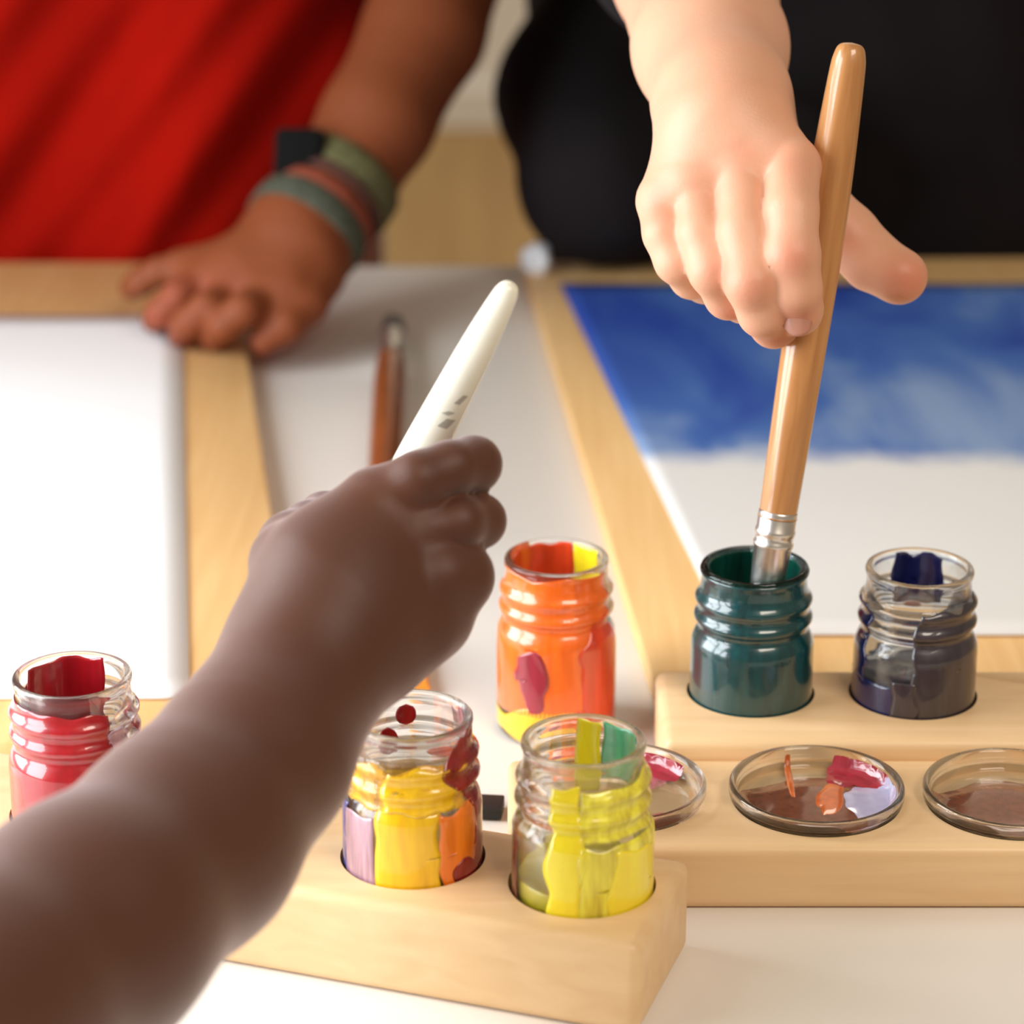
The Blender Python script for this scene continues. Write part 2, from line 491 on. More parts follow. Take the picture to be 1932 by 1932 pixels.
def film(jar, H, phi0, phi1, z0, z1, mat, name='paint_film', side='in', wob=4.0, seed=0, gap=0.12, th=0.22, taper=0.0, blob=False):
    """a film of paint on the glass. phi in degrees: 0 faces the camera, + goes right, 180 is the back.
    edges wander; taper narrows the film towards its lower end."""
    bm = bmesh.new()
    n = max(6, int(abs(phi1 - phi0) / 4)); k = max(8, int((z1 - z0) / 0.9))
    full = abs(phi1 - phi0) >= 359.9
    profi = jar_inner(H) if side == 'in' else jar_profile(H)
    def pt(i, j, off):
        v = i / k
        z = z0 + (z1 - z0) * v
        u = j / n
        mid = (phi0 + phi1) / 2; hw = (phi1 - phi0) / 2
        w = hw * (1 - taper * (1 - v))
        if blob: w = hw * math.sqrt(max(0.003, 1 - (2 * v - 1) ** 2))
        ph = mid + (u * 2 - 1) * w
        if not full:
            e = wob * (mnoise.noise(Vector((z * 0.13, seed * 7.1, 0.3))) * (1 - u) + mnoise.noise(Vector((z * 0.13, seed * 7.1 + 50, 0.3))) * u)
            ph += e
        zz = z + (wob * 0.5 * mnoise.noise(Vector((math.cos(math.radians(ph)) * 2.2, math.sin(math.radians(ph)) * 2.2, seed * 3.3 + 9)))) * (v if v > .5 else -(1 - v) * .6) * (1 if wob else 0)
        zz = min(max(zz, 3.3 if side == 'in' else 1.0), H - 0.9)
        r = r_at(profi, zz)
        r = (r - gap - off) if side == 'in' else (r + gap + off)
        a = math.radians(-90 + ph)
        return (r * math.cos(a) / 1000, r * math.sin(a) / 1000, zz / 1000)
    A = [[bm.verts.new(pt(i, j, 0)) for j in range(n + 1)] for i in range(k + 1)]
    B = [[bm.verts.new(pt(i, j, th)) for j in range(n + 1)] for i in range(k + 1)]
    for i in range(k):
        for j in range(n):
            bm.faces.new((A[i][j], A[i][j + 1], A[i + 1][j + 1], A[i + 1][j]))
            bm.faces.new((B[i][j], B[i + 1][j], B[i + 1][j + 1], B[i][j + 1]))
    for j in range(n):
        bm.faces.new((A[0][j], B[0][j], B[0][j + 1], A[0][j + 1]))
        bm.faces.new((A[k][j + 1], B[k][j + 1], B[k][j], A[k][j]))
    for i in range(k):
        bm.faces.new((A[i][0], A[i + 1][0], B[i + 1][0], B[i][0]))
        bm.faces.new((A[i + 1][n], A[i][n], B[i][n], B[i + 1][n]))
    bmesh.ops.recalc_face_normals(bm, faces=bm.faces)
    o = obj(name, bm, mat, jar)
    return o

def liquid(jar, H, level, mat):
    inn = [p for p in smooth_prof(jar_inner(H), 3)]
    pr = [(0, 3.25)] + [(max(0, r - 0.35), z + 0.2) for r, z in inn if 3.0 <= z <= level - 0.3 and r > 1]
    rt = r_at(jar_inner(H), level) - 0.35
    pr += [(rt, level), (rt - 0.6, level - 0.25), (rt * .5, level - 0.5), (0, level - 0.5)]
    return obj('paint', lathe_bm([(r / 1000, z / 1000) for r, z in pr], 64), mat, jar)

def make_jar(center, H, zbase, label, name='paint_jar', rz=0.0):
    t = empty(name, (center.x, center.y, zbase), rz)
    tag(t, label, 'jar', 'glass paint jars')
    obj('glass_jar', make_jar_mesh(H), M_glass, t)
    return t

HJ = 56.5
P_yel = paint('yellow_paint', (0.97, 0.53, 0.006)); P_org = paint('orange_paint', (0.90, 0.20, 0.012))
P_amb = paint('amber_thin_paint', (0.93, 0.45, 0.03), alpha=0.62); P_drd = paint('deep_red_paint', (0.30, 0.010, 0.010), alpha=0.97)
P_red = paint('red_paint', (0.36, 0.006, 0.012)); P_lil = paint('lilac_paint', (0.52, 0.30, 0.36), alpha=0.85)
P_blu = paint('violet_blue_paint', (0.07, 0.06, 0.27), alpha=0.92); P_lime = paint('lime_yellow_paint', (1.0, 0.80, 0.02), streak=.06)
P_lim2 = paint('thin_lime_paint', (1.0, 0.80, 0.06), alpha=0.85); P_grn = paint('turquoise_green_paint', (0.10, 0.62, 0.30), alpha=0.9)
P_teal = paint('dark_teal_paint', (0.002, 0.050, 0.055), rough=0.25, streak=.35); P_tealb = paint('dark_green_paint', (0.004, 0.060, 0.042), rough=0.25, streak=.3)
P_navy = paint('navy_paint', (0.006, 0.008, 0.075), rough=0.25, streak=.3); P_grey = paint('grey_violet_paint', (0.035, 0.026, 0.036), rough=0.35, streak=.35)
P_lorg = paint('bright_orange_paint', (0.93, 0.145, 0.008)); P_ror = paint('red_orange_paint', (0.72, 0.06, 0.015))
P_brn = paint('brown_paint', (0.22, 0.06, 0.025), alpha=.8); P_crim = paint('crimson_stain', (0.34, 0.02, 0.04))

def smear(*a, **k): return film(*a, side='out', gap=k.pop('gap', 0.04), **k)
# yellow jar
J = make_jar(yel, HJ, Z3 - SINK, 'glass paint jar with bright yellow in the middle and dark red down its right side')
liquid(J, HJ, 11, P_yel)
smear(J, HJ, -29, 25, 3.0, 33.5, P_yel, wob=5, seed=1)
smear(J, HJ, -70, -30, 3, 30.5, P_lil, wob=5, seed=2)
smear(J, HJ, -110, -68, 8, 31, P_blu, wob=9, seed=3)
smear(J, HJ, 25, 66, 3, 32, P_org, wob=7, seed=4)
smear(J, HJ, 62, 132, 3, 55, P_drd, wob=8, seed=5)
smear(J, HJ, 34, 72, 2, 16, P_drd, wob=12, seed=45, gap=.3, blob=True)
smear(J, HJ, 30, 130, 36, 52, P_drd, wob=12, seed=6, gap=.3, blob=True)
smear(J, HJ, -116, 60, 32.5, 47, P_amb, wob=6, seed=7)
smear(J, HJ, -22, 40, 32, 46.5, P_yel, wob=10, seed=17, gap=.2)
smear(J, HJ, 130, 232, 4, 30, P_amb, wob=8, seed=8)
film(J, HJ, 176, 200, 45, 52.5, P_red, wob=3, seed=9, blob=True)
film(J, HJ, 196, 222, 36, 45, P_red, wob=3, seed=10, blob=True)
film(J, HJ, 120, 168, 34, 42, P_ror, wob=6, seed=46, blob=True)
film(J, HJ, 85, 118, 42, 55, P_crim, wob=5, seed=11)
# lime jar
J = make_jar(lim, HJ, Z3 - SINK, 'glass paint jar with lime yellow paint and clear left side')
liquid(J, HJ, 14, P_lime)
smear(J, HJ, -31, -2, 3.0, 49, P_lime, wob=6, seed=12)
smear(J, HJ, -4, 122, 3.0, 31, P_lim2, wob=5, seed=13)
smear(J, HJ, 22, 104, 3.0, 28, P_lime, wob=12, seed=14, gap=.2)
smear(J, HJ, -4, 110, 32, 48, P_lim2, wob=6, seed=15)
film(J, HJ, 160, 186, 26, 55, P_lime, wob=4, seed=16)
film(J, HJ, 104, 158, 38, 55, P_grn, wob=4, seed=18)
smear(J, HJ, -80, -66, 6, 28, P_brn, wob=6, seed=19)
# red jar
J = make_jar(red_c, HJ, Z3 - SINK, 'glass paint jar coated in crimson red, at the left edge beside the forearm')
liquid(J, HJ, 22, P_red)
smear(J, HJ, -150, 42, 3.0, 50, P_red, wob=5, seed=20)
film(J, HJ, 152, 250, 4, 55.5, P_red, wob=4, seed=21)
smear(J, HJ, 42, 62, 4, 42, P_lil, wob=9, seed=22)
smear(J, HJ, 60, 112, 4, 33, P_crim, wob=8, seed=23)
smear(J, HJ, 76, 112, 35, 44, P_crim, wob=8, seed=24)
# green jar
J = make_jar(g_green, HJ, Z1 - SINK, 'glass paint jar full of dark green paint with a brush standing in it')
green_jar = J
liquid(J, HJ, 40, P_tealb)
smear(J, HJ, -180, 180, 3.0, 55, P_teal, wob=0, seed=25)
film(J, HJ, -180, 180, 38, 55.6, P_tealb, wob=0, seed=47)
# navy jar
J = make_jar(g_navy, HJ, Z1 - SINK, 'glass paint jar of navy and dark violet paint at the right edge')
liquid(J, HJ, 19, P_navy)
smear(J, HJ, -8, 132, 3.0, 47, P_grey, wob=8, seed=26)
smear(J, HJ, -110, -26, 3.0, 19, P_navy, wob=4, seed=27)
smear(J, HJ, -30, -5, 3.0, 22, P_grey, wob=6, seed=28, gap=.2)
smear(J, HJ, -96, -62, 18, 47, P_navy, wob=12, seed=29)
film(J, HJ, 140, 206, 36, 55.3, P_navy, wob=8, seed=30)
film(J, HJ, 165, 190, 31, 37, P_crim, wob=4, seed=31, blob=True)
# tall orange jar on the table
oc = at_height(1048, 1370, 0.0)
HO = 66.5
J = make_jar(oc, HO, 0.0, 'taller glass jar smeared with orange, red and yellow, standing on the white table')
liquid(J, HO, 8, P_yel)
smear(J, HO, -150, 66, 12, 64.5, P_lorg, wob=5, seed=32)
smear(J, HO, -44, -8, 14, 38, P_crim, wob=14, seed=33, gap=.3, blob=True)
smear(J, HO, 22, 90, 8, 48, P_ror, wob=9, seed=34, gap=.3, blob=True)
smear(J, HO, -110, 30, 2.0, 13, P_yel, wob=9, seed=35)
smear(J, HO, 20, 120, 4, 16, P_ror, wob=9, seed=36, gap=.3)
film(J, HO, 156, 250, 40, 65.3, P_ror, wob=4, seed=37)
film(J, HO, 112, 156, 44, 65.3, P_lime, wob=4, seed=38)
smear(J, HO, 66, 96, 46, 63, P_amb, wob=9, seed=39)

# ------------------------------------------------------------------ glass dishes
def make_dish(c, label):
    t = empty('glass_dish', (c.x, c.y, Z2 - 0.004))
    tag(t, label, 'dish', 'small glass dishes in the wooden rail')
    R = DR * 1000
    out = [(0, 0.15), (R - 7, 0.15), (R - 4, 0.5), (R - 2.2, 1.6), (R - 1.6, 3.2), (R - 1.3, 5.0), (R - .2, 5.8), (R, 6.8), (R - .1, 8.6), (R - .5, 9.4)]
    inn = [(R - 1.6, 9.3), (R - 2.4, 8.2), (R - 2.8, 6.0), (R - 3.4, 3.6), (R - 5.4, 2.3), (R - 9, 1.9), (0, 1.9)]
    pr = smooth_prof(out, 3) + smooth_prof(inn, 3)
    pr = [(max(0, r) / 1000, z / 1000) for r, z in pr]; pr[0] = (0, pr[0][1]); pr[-1] = (0, pr[-1][1])
    obj('glass_bowl', lathe_bm(pr, 96), M_glass, t)
    return t
def puddle(t, cx, cy, rx, ry, mat, name='paint_puddle', z=2.1, h=0.5, seed=0, amp=0.18, rot=0):
    "thin blob of paint on the dish floor, climbing its side where it reaches it (mm)"
    bm = bmesh.new(); n = 48; rings = 8
    R = DR * 1000
    def zf(x, y):
        r = math.hypot(x, y)
        return z + float(np.interp(r, [0, R - 9, R - 5.4, R - 3.4, R - 2.9, R - 2.5], [0, 0.0, 0.45, 1.8, 4.2, 6.0]))
    vs = [bm.verts.new((cx / 1000, cy / 1000, (zf(cx, cy) + h) / 1000))]
    last = None; rs = []
    for k in range(1, rings + 1):
        ring = []
        for i in range(n):
            a = 2 * pi * i / n
            q = 1 + amp * 2 * mnoise.noise(Vector((math.cos(a) * 1.7, math.sin(a) * 1.7, seed * 5.7)))
            x0 = rx * q * k / rings * math.cos(a); y0 = ry * q * k / rings * math.sin(a)
            x = cx + x0 * math.cos(rot) - y0 * math.sin(rot); y = cy + x0 * math.sin(rot) + y0 * math.cos(rot)
            r = math.hypot(x, y)
            if r > R - 2.75: x *= (R - 2.75) / r; y *= (R - 2.75) / r
            hh = h * (1 - (k / rings) ** 4)
            ring.append(bm.verts.new((x / 1000, y / 1000, (zf(x, y) + hh + 0.03) / 1000)))
        rs.append(ring)
    for i in range(n):
        bm.faces.new((vs[0], rs[0][i], rs[0][(i + 1) % n]))
        for k in range(rings - 1):
            bm.faces.new((rs[k][i], rs[k + 1][i], rs[k + 1][(i + 1) % n], rs[k][(i + 1) % n]))
    return obj(name, bm, mat, t)
P_bpud = paint('brown_wash', (0.20, 0.062, 0.030), rough=0.12, streak=.2); P_opud = paint('orange_wash', (0.62, 0.13, 0.02), rough=0.2)
P_pink = paint('pink_wash', (0.60, 0.16, 0.22), alpha=0.55, rough=.1); P_vio = paint('violet_wash_reflection', (0.50, 0.47, 0.66), alpha=1.0, rough=.1, streak=.06)  # violet also paints in the window's reflection on the dish
D = make_dish(dish_c[0], 'small glass dish with red and pink paint behind the lime jar')
puddle(D, 4, 12, 13, 9, P_pink, seed=1); puddle(D, 14, 19, 9, 4, P_crim, seed=2, z=2.3, rot=-.6); puddle(D, 12, -17, 12, 6, P_red, seed=3, z=2.3, rot=.35)
D = make_dish(dish_c[1], 'small glass dish with a brown puddle and orange streaks, in front of the green jar')
puddle(D, -1, -4, 25.5, 21, P_bpud, seed=4, amp=.05); puddle(D, 5, 2, 5.5, 15, P_opud, seed=5, z=2.3, amp=.16, rot=-.25); puddle(D, -7, 14, 1.2, 14, P_opud, seed=6, z=2.3, amp=.1)
puddle(D, 10, 17, 5, 8, P_crim, seed=7, z=2.4, amp=.15); puddle(D, 17, 15, 9, 4, P_crim, seed=8, z=2.5, rot=-.7, amp=.15); puddle(D, 17, -2, 9, 15, P_vio, seed=9, z=2.3)
D = make_dish(dish_c[2], 'small glass dish with a brown puddle, at the right edge before the navy jar')
puddle(D, -1, -4, 25, 21, P_bpud, seed=10, amp=.06)

# ------------------------------------------------------------------ brushes
def brush_profile_mesh(prof, seg=40):
    return lathe_bm([(r, z) for r, z in prof], seg)

def place_axis(o, a, b):
    o.matrix_world = axis_matrix(a, b)

M_handle = wood('varnished_brown_handle', (0.40, 0.17, 0.055), (0.58, 0.28, 0.10), 0.28, stretch=(60, 60, 3), scale=5, coat=0.5)
M_wht = plain('cream_lacquered_handle', (0.86, 0.84, 0.72), 0.28, coat=0.4, noise=0.03, nscale=60)
M_hair = plain('dark_bristle', (0.05, 0.035, 0.03), 0.6)
M_grnh = plain('bristles_wet_with_green', (0.01, 0.06, 0.05), 0.3)

# big brown brush standing in the green jar
tip = at_depth(1444, 1122, 0.926)          # where bristles dip in
top = at_depth(1607, 80, 0.886)
L0 = (top - tip).length
u = 1 / 1000
br = empty('paintbrush', tip)
br.matrix_world = axis_matrix(tip, top, (0, 1, 0))
tag(br, 'thick brown wooden paintbrush dipped in the dark green jar by the light hand', 'paintbrush', 'paintbrushes')
Lmm = L0 * 1000
pr = [(0, 28), (6.2, 28), (6.4, 30), (7.0, 60), (7.5, 90), (7.7, 115), (7.2, 145), (6.0, 175), (5.2, Lmm - 4), (3.6, Lmm - .8), (0, Lmm)]
obj('handle', lathe_bm([(r * u, z * u) for r, z in smooth_prof(pr, 4)], 48), M_handle, br)
fe = [(6.3, -8), (6.5, 5), (6.5, 16.8), (6.9, 17.3), (6.9, 18.6), (6.5, 19.2), (6.55, 21), (6.9, 21.6), (6.9, 23), (6.55, 23.5), (6.6, 29.0), (6.4, 29.6), (6.0, 29.6), (6.0, -8)]
fbm = lathe_bm([(r * u, z * u) for r, z in fe], 48, close=True)
for v in fbm.verts:                     # flattened towards the bristles
    k = 1 - min(1, max(0, (v.co.z / u + 8) / 26)); v.co.y *= 1 - 0.45 * k; v.co.x *= 1 - 0.22 * k
obj('ferrule', fbm, M_metal, br)
bb = lathe_bm([(r * u, z * u) for r, z in [(0, -22), (2.2, -21), (4.2, -14), (4.7, -8), (4.7, -6), (0, -6)]], 40)
for v in bb.verts: v.co.y *= 0.6
obj('bristles', bb, M_grnh, br)

# cream brush held by the dark hand
ta = at_depth(612, 1195, 0.858); tb2 = at_depth(966, 532, 0.790)
Lw = (tb2 - ta).length * 1000
wb = empty('paintbrush', ta); wb.matrix_world = axis_matrix(ta, tb2, (0, 1, 0))
tag(wb, 'cream white paintbrush handle held upright in the dark hand', 'paintbrush', 'paintbrushes')
pr = [(0, 14), (4.3, 14), (5.0, 24), (6.4, 50), (6.7, 70), (6.3, 88), (5.2, Lw - 22), (4.0, Lw - 7), (3.4, Lw - 3.2), (2.2, Lw - 1.0), (0, Lw)]
obj('handle', lathe_bm([(r * u, z * u) for r, z in smooth_prof(pr, 4)], 48), M_wht, wb)
obj('ferrule', lathe_bm([(r * u, z * u) for r, z in [(0, 0), (3.8, 0), (3.9, 1), (4.5, 17), (4.4, 18), (0, 18)]], 40), M_metal, wb)
obj('bristles', lathe_bm([(r * u, z * u) for r, z in [(0, -14), (1.2, -13), (3.4, -6), (3.8, 1), (0, 1)]], 32), M_hair, wb)
# worn grey print on the handle, near the fingers
def handle_mark(z0, z1, a0, a1, prof, mat):
    bm = bmesh.new(); n = 5
    sm = smooth_prof(prof, 4)
    g = []
    for i in range(n + 1):
        z = z0 + (z1 - z0) * i / n
        r = float(np.interp(z, [p[1] for p in sm[6:]], [p[0] for p in sm[6:]])) + 0.06
        g.append([bm.verts.new((r * u * math.cos(math.radians(a0 + (a1 - a0) * j / n + (i * 3))), r * u * math.sin(math.radians(a0 + (a1 - a0) * j / n + i * 3)), z * u)) for j in range(n + 1)])
    for i in range(n):
        for j in range(n):
            bm.faces.new((g[i][j], g[i][j + 1], g[i + 1][j + 1], g[i + 1][j]))
    return obj('print_mark', bm, mat, wb)
WB_PROF = pr
M_print = plain('faded_grey_print', (0.42, 0.40, 0.34), 0.5)

# brown brush lying beyond the hand, ferrule away from us
a3 = at_height(722, 1010, 0.011); b3 = at_height(742, 600, 0.009)
rbz = empty('paintbrush', a3); rbz.matrix_world = axis_matrix(a3, b3, (0, 0, 1))
tag(rbz, 'reddish brown paintbrush lying on the white table behind the dark hand', 'paintbrush', 'paintbrushes')
L3 = (b3 - a3).length * 1000
M_rb = plain('red_brown_lacquer', (0.25, 0.065, 0.015), 0.3, coat=.4, noise=.15)
obj('handle', lathe_bm([(r * u, z * u) for r, z in smooth_prof([(0, 0), (4, 1), (6.5, 12), (8.0, 70), (8.2, L3 - 120), (7.2, L3 - 82), (6.4, L3 - 74), (0, L3 - 74)], 4)], 40), M_rb, rbz)
obj('ferrule', lathe_bm([(r * u, z * u) for r, z in [(0, L3 - 76), (6.7, L3 - 76), (6.9, L3 - 70), (6.9, L3 - 60), (6.5, L3 - 58), (6.3, L3 - 34), (0, L3 - 34)]], 40), M_metal, rbz)
M_gh = plain('grey_black_bristle', (0.09, 0.08, 0.07), .5)
obj('bristles', lathe_bm([(r * u, z * u) for r, z in [(0, L3 - 35), (6.2, L3 - 35), (6.6, L3 - 26), (5.5, L3 - 10), (2.0, L3 - 1), (0, L3)]], 40), M_gh, rbz)

# orange stick under the wrist
a4 = at_height(795, 1300, 0.0035); b4 = at_height(775, 1190, 0.0035)
st = obj('pencil', lathe_bm([(r * u, z * u) for r, z in [(0, 0), (3.2, 0), (3.5, .4), (3.5, 44), (1.2, 52), (0, 54)]], 6), plain('orange_lacquer', (0.80, 0.30, 0.02), .4), smooth=False)
st.matrix_world = axis_matrix(a4, b4, (0, 0, 1))
tag(st, 'short orange pencil on the white table, its end showing under the dark wrist', 'pencil')

# black bar behind the yellow jar
k1 = at_height(636, 1492, 0.006); k2 = at_height(949, 1507, 0.006)
kd = (k2 - k1); kl = kd.length
bbm = box_bm(0, kl, -0.0055, 0.0055, -0.0055, -0.0012, 0.0006)
bbar = obj('black_bar', bbm, plain('matt_black_plastic', (0.008, 0.008, 0.008), .6))
bbar.matrix_world = Matrix.Translation(k1) @ Matrix.Rotation(math.atan2(kd.y, kd.x), 4, 'Z')
sharp_smooth(bbar)
tag(bbar, 'flat matt black bar lying on the table behind the yellow jar', 'bar')

# ------------------------------------------------------------------ bodies: distance fields meshed as one surface
def rcone(P, a, b, r1, r2):
    ab = b - a; L2 = float(ab @ ab) + 1e-12
    t = np.clip(((P - a) @ ab) / L2, 0, 1)
    q = P - a - t[..., None] * ab
    return np.sqrt((q * q).sum(-1)) - (r1 + (r2 - r1) * t)

def ellip(P, c, rad, R):
    q = (P - c) @ R.T
    k0 = np.sqrt(((q / rad) ** 2).sum(-1)); k1_ = np.sqrt(((q / (rad * rad)) ** 2).sum(-1)) + 1e-9
    return k0 * (k0 - 1) / k1_

def smin(a, b, k):
    h = np.maximum(k - np.abs(a - b), 0) / k
    return np.minimum(a, b) - h * h * h * k / 6.0

def surface_nets(F, org, h):
    nx, ny, nz = F.shape
    ins = F < 0
    c = np.zeros((nx - 1, ny - 1, nz - 1), int)
    for dx in (0, 1):
        for dy in (0, 1):
            for dz_ in (0, 1):
                c += ins[dx:nx - 1 + dx, dy:ny - 1 + dy, dz_:nz - 1 + dz_]
    act = (c > 0) & (c < 8)
    idx = -np.ones(act.shape, int)
    cells = np.argwhere(act)
    idx[act] = np.arange(len(cells))
    acc = np.zeros((len(cells), 3)); cnt = np.zeros(len(cells))
    cor = [(i, j, k) for i in (0, 1) for j in (0, 1) for k in (0, 1)]
    for a_ in cor:
        for ax in range(3):
            if a_[ax]: continue
            b_ = list(a_); b_[ax] = 1
            fa = F[cells[:, 0] + a_[0], cells[:, 1] + a_[1], cells[:, 2] + a_[2]]
            fb_ = F[cells[:, 0] + b_[0], cells[:, 1] + b_[1], cells[:, 2] + b_[2]]
            mk = (fa < 0) != (fb_ < 0)
            t = np.zeros_like(fa); t[mk] = fa[mk] / (fa[mk] - fb_[mk])
            p = np.tile(np.array(a_, float), (len(cells), 1)); p[:, ax] += t
            acc[mk] += p[mk]; cnt[mk] += 1
    V = (cells + acc / cnt[:, None]) * h + org
    faces = []
    for ax in range(3):
        o1, o2 = [(1, 2), (2, 0), (0, 1)][ax]
        sl0 = [slice(None)] * 3; sl1 = [slice(None)] * 3
        sl0[ax] = slice(0, -1); sl1[ax] = slice(1, None)
        A, B = ins[tuple(sl0)], ins[tuple(sl1)]
        e = np.argwhere(A != B)
        e = e[(e[:, o1] > 0) & (e[:, o2] > 0) & (e[:, o1] < F.shape[o1] - 1) & (e[:, o2] < F.shape[o2] - 1)]
        s = A[e[:, 0], e[:, 1], e[:, 2]]
        def g(d1, d2):
            q = e.copy(); q[:, o1] -= d1; q[:, o2] -= d2
            return idx[q[:, 0], q[:, 1], q[:, 2]]
        q = np.stack([g(1, 1), g(0, 1), g(0, 0), g(1, 0)], 1)
        q[~s] = q[~s][:, ::-1]
        faces.append(q)
    return V, np.concatenate(faces)

def sdf_mesh(name, groups, h, kgroup=0.0015, creases=(), disp=None, relax=1):
    """groups: list of (prims, k_inside, k_join) ; prim = ('c', a, b, r1, r2) or ('e', c, (rx,ry,rz), axes)"""
    pts = []
    for prims, *_ in groups:
        for p in prims:
            if p[0] == 'c':
                pts += [np.array(p[1]) + p[3], np.array(p[1]) - p[3], np.array(p[2]) + p[4], np.array(p[2]) - p[4]]
            else:
                m_ = max(p[2]); pts += [np.array(p[1]) + m_, np.array(p[1]) - m_]
    pts = np.array(pts)
    lo = pts.min(0) - 4 * h - 0.002; hi = pts.max(0) + 4 * h + 0.002
    n = np.ceil((hi - lo) / h).astype(int) + 1
    F = np.full(tuple(n), 1.0, np.float32)
    ax = [lo[i] + np.arange(n[i]) * h for i in range(3)]
    for prims, kin, kj in groups:
        G = np.full(tuple(n), 1.0, np.float32)
        for p in prims:
            pad = kin * 1.2 + kj + 4 * h
            if p[0] == 'c':
                a_, b_ = np.array(p[1], float), np.array(p[2], float); r = max(p[3], p[4])
                l_, h_ = np.minimum(a_, b_) - r - pad, np.maximum(a_, b_) + r + pad
            else:
                m_ = max(p[2]); l_, h_ = np.array(p[1]) - m_ - pad, np.array(p[1]) + m_ + pad
            i0 = np.clip(((l_ - lo) / h).astype(int), 0, n - 1); i1 = np.clip(np.ceil((h_ - lo) / h).astype(int) + 1, 1, n)
            X = np.stack(np.meshgrid(ax[0][i0[0]:i1[0]], ax[1][i0[1]:i1[1]], ax[2][i0[2]:i1[2]], indexing='ij'), -1)
            if p[0] == 'c': dd = rcone(X, a_, b_, p[3], p[4])
            else: dd = ellip(X, np.array(p[1], float), np.array(p[2], float), np.array(p[3], float))
            sl = tuple(slice(i0[i], i1[i]) for i in range(3))
            G[sl] = smin(G[sl], dd.astype(np.float32), kin)
        F = smin(F, G, kj)
    for (c, dr, r, dep) in creases:     # shallow dents
        pass
    V, Q = surface_nets(F, lo, h)
    if disp is not None: V = disp(V)
    # light Laplacian relax
    for _ in range(relax):
        S = np.zeros_like(V); K = np.zeros(len(V))
        for i, j in ((0, 1), (1, 2), (2, 3), (3, 0)):
            np.add.at(S, Q[:, i], V[Q[:, j]]); np.add.at(K, Q[:, i], 1)
            np.add.at(S, Q[:, j], V[Q[:, i]]); np.add.at(K, Q[:, j], 1)
        V = V * 0.5 + 0.5 * S / np.maximum(K, 1)[:, None]
    me = bpy.data.meshes.new(name)
    me.from_pydata(V.tolist(), [], Q.tolist()); me.update()
    return me

def blush(me, pts):
    V = np.empty(len(me.vertices) * 3); me.vertices.foreach_get('co', V); V = V.reshape(-1, 3)
    b_ = np.zeros(len(V))
    for p, r, s in pts:
        dd = ((V - np.array(p)) ** 2).sum(1)
        b_ = np.maximum(b_, s * np.exp(-dd / (r * r)))
    at = me.attributes.new('blush', 'FLOAT', 'POINT'); at.data.foreach_set('value', b_.astype(np.float32))

def chain(pts):
    "pts: (px, py, depth, radius_px) -> capsule list in world space"
    out = []
    W = [(np.array(at_depth(p[0], p[1], p[2])), p[3] * p[2] / FPX) for p in pts]
    for (a_, r1), (b_, r2) in zip(W[:-1], W[1:]):
        out.append(('c', a_, b_, r1, r2))
    return out

def nail(parent, px, py, d, wdt, lng, dirv, nrmv, mat, curve=0.6, name='fingernail'):
    "curved nail plate centred at a world point, normal nrmv, lengthwise dirv"
    c = at_depth(px, py, d)
    z = Vector(nrmv).normalized(); y = Vector(dirv); y = (y - z * y.dot(z)).normalized(); x = y.cross(z)
    bm = bmesh.new(); n = 10
    g = []
    for i in range(n + 1):
        v = i / n * 2 - 1; row_ = []
        for j in range(n + 1):
            uu = j / n * 2 - 1
            # squircle outline
            xs = uu * math.sqrt(max(0, 1 - 0.5 * v * v)); ys = v * math.sqrt(max(0, 1 - 0.5 * uu * uu))
            p = c + x * xs * wdt + y * ys * lng - z * (curve * wdt * xs * xs + 0.12 * lng * ys * ys)
            row_.append(bm.verts.new(p))
        g.append(row_)
    for i in range(n):
        for j in range(n):
            bm.faces.new((g[i][j], g[i][j + 1], g[i + 1][j + 1], g[i + 1][j]))
    r_ = bmesh.ops.solidify(bm, geom=bm.faces[:], thickness=0.0004)
    bmesh.ops.recalc_face_normals(bm, faces=bm.faces)
    return kid(name, bm, mat, parent)

# ---- dark hand in front -------------------------------------------------
S_dark = skin('dark_brown_skin', (0.078, 0.022, 0.006), (0.11, 0.030, 0.010), rough=0.55, sss=0.04, sheen=0.45, spec=0.45)
arm = chain([(-230, 2070, .600, 255), (-60, 1915, .640, 245), (160, 1752, .680, 232), (352, 1585, .720, 202), (482, 1425, .748, 172), (546, 1312, .765, 144), (586, 1235, .775, 138)])
palm = chain([(590, 1235, .775, 140), (640, 1130, .780, 140), (740, 1020, .788, 88)]) + \
       chain([(600, 1235, .778, 124), (700, 1180, .785, 112), (780, 1120, .790, 90)]) + \
       chain([(580, 1200, .778, 120), (620, 1060, .782, 90), (710, 952, .786, 68)])
thumb = chain([(570, 1190, .782, 96), (545, 1060, .790, 72), (552, 1030, .800, 64), (585, 1000, .812, 54), (612, 975, .826, 46), (660, 970, .832, 44)])
idxf = chain([(708, 950, .786, 64), (790, 905, .782, 53), (850, 882, .786, 49), (893, 876, .794, 52), (890, 880, .814, 45), (850, 905, .828, 42), (800, 930, .832, 38)])
midf = chain([(748, 1015, .787, 66), (810, 998, .784, 50)])
midd = chain([(800, 1000, .784, 50), (864, 986, .786, 48), (903, 983, .796, 50), (899, 988, .816, 45), (855, 1000, .830, 42), (800, 1015, .833, 38)])
ring = chain([(765, 1085, .788, 76), (825, 1086, .785, 66), (860, 1088, .790, 68), (864, 1090, .804, 64), (850, 1095, .820, 52), (800, 1100, .830, 42)])
pink = chain([(715, 1180, .788, 88), (785, 1172, .788, 80), (812, 1162, .794, 76), (816, 1160, .806, 66), (795, 1165, .820, 50), (760, 1165, .828, 40)])
heel = chain([(620, 1235, .782, 92), (690, 1215, .790, 84), (745, 1190, .798, 80)])
